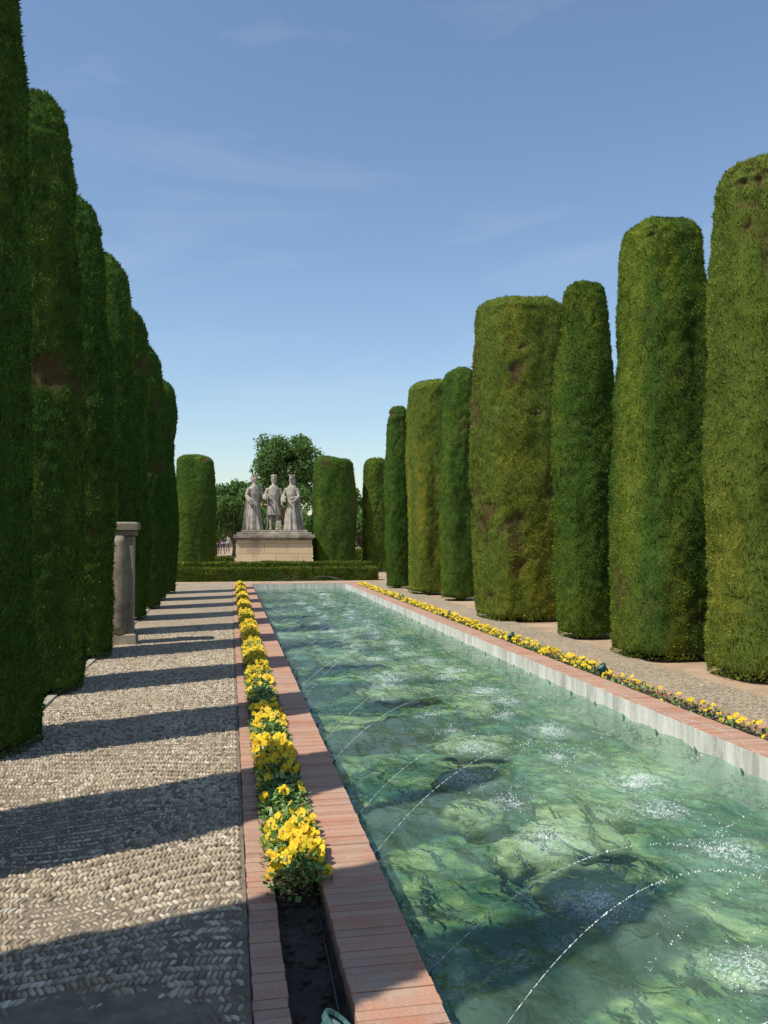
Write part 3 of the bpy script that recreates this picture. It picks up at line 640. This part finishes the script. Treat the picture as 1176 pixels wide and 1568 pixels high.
b=Bag(); box(b,.05,.28,-.1,.15,1.835,2.25,.02); b.obj('plinth_block',M_statue,MON)
def tourist(x,y,face,shirt,pants,seed,hat=False):
    random.seed(seed); b=Bag()
    for s in (-1,1):
        st=.16*s
        tube(b,[(s*.09,0,.95),(s*.10,-.02+st*.4,.5),(s*.10,st*.9,.08)],[.095,.06,.042],10); ellipsoid(b,(s*.10,st*.9-.06,.04),(.045,.13,.045),10,6)
        e_=(s*.245,.02-st*.3,1.12); h=(s*.25,-.08-st*.8,.88); tube(b,[(s*.19,0,1.40),e_,h],[.052,.042,.03],8)
        for k in range(4): tube(b,[(h[0]+(k-1.5)*.012,h[1],h[2]-.02),(h[0]+(k-1.5)*.014,h[1]-.02,h[2]-.10+.01*abs(k-1.5))],[.011,.009],5)
        tube(b,[(h[0]-s*.02,h[1]-.01,h[2]),(h[0]-s*.035,h[1]-.04,h[2]-.05)],[.011,.009],5)
    R=[ring((0,0,z),p,q,20) for z,p,q in ((.86,.15,.11),(.95,.165,.12),(1.1,.145,.105),(1.3,.175,.12),(1.42,.18,.10),(1.48,.09,.07),(1.52,.05,.05))]; loft(b,R)
    tube(b,[(0,0,1.48),(0,-.01,1.58)],[.052,.048],10); ellipsoid(b,(0,-.01,1.64),(.075,.095,.115),14,10); tube(b,[(0,-.1,1.655),(0,-.12,1.62)],[.01,.016],6)
    for s in (-1,1): ellipsoid(b,(s*.075,0,1.64),(.012,.02,.03),6,5)
    R=[ring((0,.02,z),p,p*1.15,14) for z,p in ((1.58,.075),(1.68,.088),(1.74,.07),(1.77,.03))]; loft(b,R)
    m,nt,bs=newmat('tourist_clothes'); sx=nt.nodes.new('ShaderNodeSeparateXYZ'); nt.links.new(objco(nt),sx.inputs[0])
    r_=nt.nodes.new('ShaderNodeValToRGB'); r_.color_ramp.interpolation='CONSTANT'; e=r_.color_ramp.elements
    st=[(0,(.05,.05,.05)),(.045,pants),(.50,shirt),(.83,(.45,.27,.19)),(.935,(.05,.03,.02))]
    while len(e)<len(st): e.new(.5)
    for q,(p,c) in zip(e,st): q.position=p;q.color=(*c,1)
    nt.links.new(mth(nt,'DIVIDE',sx.outputs[2],1.8),r_.inputs[0]); nt.links.new(r_.outputs[0],bs.inputs['Base Color']); bs.inputs['Roughness'].default_value=.8
    o=b.obj('walking_tourist',m,None,False,(x,y,-.03)); o.rotation_euler=(0,0,face)
    rm=o.modifiers.new('r','REMESH'); rm.mode='VOXEL'; rm.voxel_size=.012; rm.use_smooth_shade=True
x_,y_=wpos(334,72); tourist(x_,y_,.3,(.5,.12,.14),(.08,.1,.18),1); x_,y_=wpos(341,74); tourist(x_,y_,2.6,(.3,.33,.4),(.05,.05,.07),2)
x_,y_=wpos(349,78); tourist(x_,y_,3.0,(.45,.42,.38),(.1,.1,.12),3)
E=empty('stone_garden_building',(-8,128,0)); b=Bag(); box(b,-14,14,-4,4,0,6,.05); b.obj('walls',M_stone,E)
b=Bag(); V=[(-14.6,-4.6,6),(14.6,-4.6,6),(14.6,4.6,6),(-14.6,4.6,6),(-14.6,0,7.4),(14.6,0,7.4)]; b.add(V,[np.array([(0,1,5,4),(3,4,5,2)]),np.array([(0,4,3),(1,2,5)])]); b.obj('roof',M_brick,E)
b=Bag()
for k in range(7): box(b,-12.6+k*4,-11.4+k*4,-4.06,-3.98,3.2,5.0)
b.obj('windows',M_hose,E)

# ------------------------------------------------------------ light / world / camera
el=math.radians(56); az=math.radians(23)
d=Vector((math.cos(az)*math.cos(el),math.sin(az)*math.cos(el),-math.sin(el)))
sl=bpy.data.lights.new('sun','SUN'); sl.energy=5.0; sl.angle=math.radians(.53); sl.color=(1,.94,.83)
so=bpy.data.objects.new('sun',sl); link(so); so.rotation_euler=d.to_track_quat('-Z','Y').to_euler()
W=bpy.data.worlds.new('World'); S.world=W; W.use_nodes=True; nt=W.node_tree; bg=nt.nodes['Background']
sk=nt.nodes.new('ShaderNodeTexSky'); sk.sky_type='NISHITA'; sk.sun_disc=False; sk.sun_elevation=el; sk.sun_rotation=math.atan2(-d.x,-d.y)%(2*math.pi); sk.air_density=1.2; sk.dust_density=.5; sk.ozone_density=3.2
tc=nt.nodes.new('ShaderNodeTexCoord').outputs['Generated']; mp=mapping(nt,tc,(1.6,2.2,7))
f=noise(nt,2.0,5,.55,mp,.6); g=noise(nt,1.3,2,.5,tc)
cl=mth(nt,'MULTIPLY',ramp(nt,f,[(.54,(0,0,0)),(.80,(.17,.17,.17))]),ramp(nt,g,[(.46,(0,0,0)),(.62,(1,1,1))]))
c=mixc(nt,cl,sk.outputs[0],(5.0,5.2,5.5)); nt.links.new(c,bg.inputs[0]); bg.inputs[1].default_value=.15
cam=bpy.data.cameras.new('camera'); co_=bpy.data.objects.new('camera',cam); link(co_); S.camera=co_
cam.sensor_fit='VERTICAL'; cam.sensor_height=24; cam.lens=24*1270/1568; cam.clip_end=2000; cam.clip_start=.05
co_.location=(0,0,1.6); co_.rotation_euler=(math.radians(90+1.63),0,math.radians(-10.53))
S.view_settings.view_transform='Standard'; S.view_settings.look='None'; S.view_settings.exposure=0
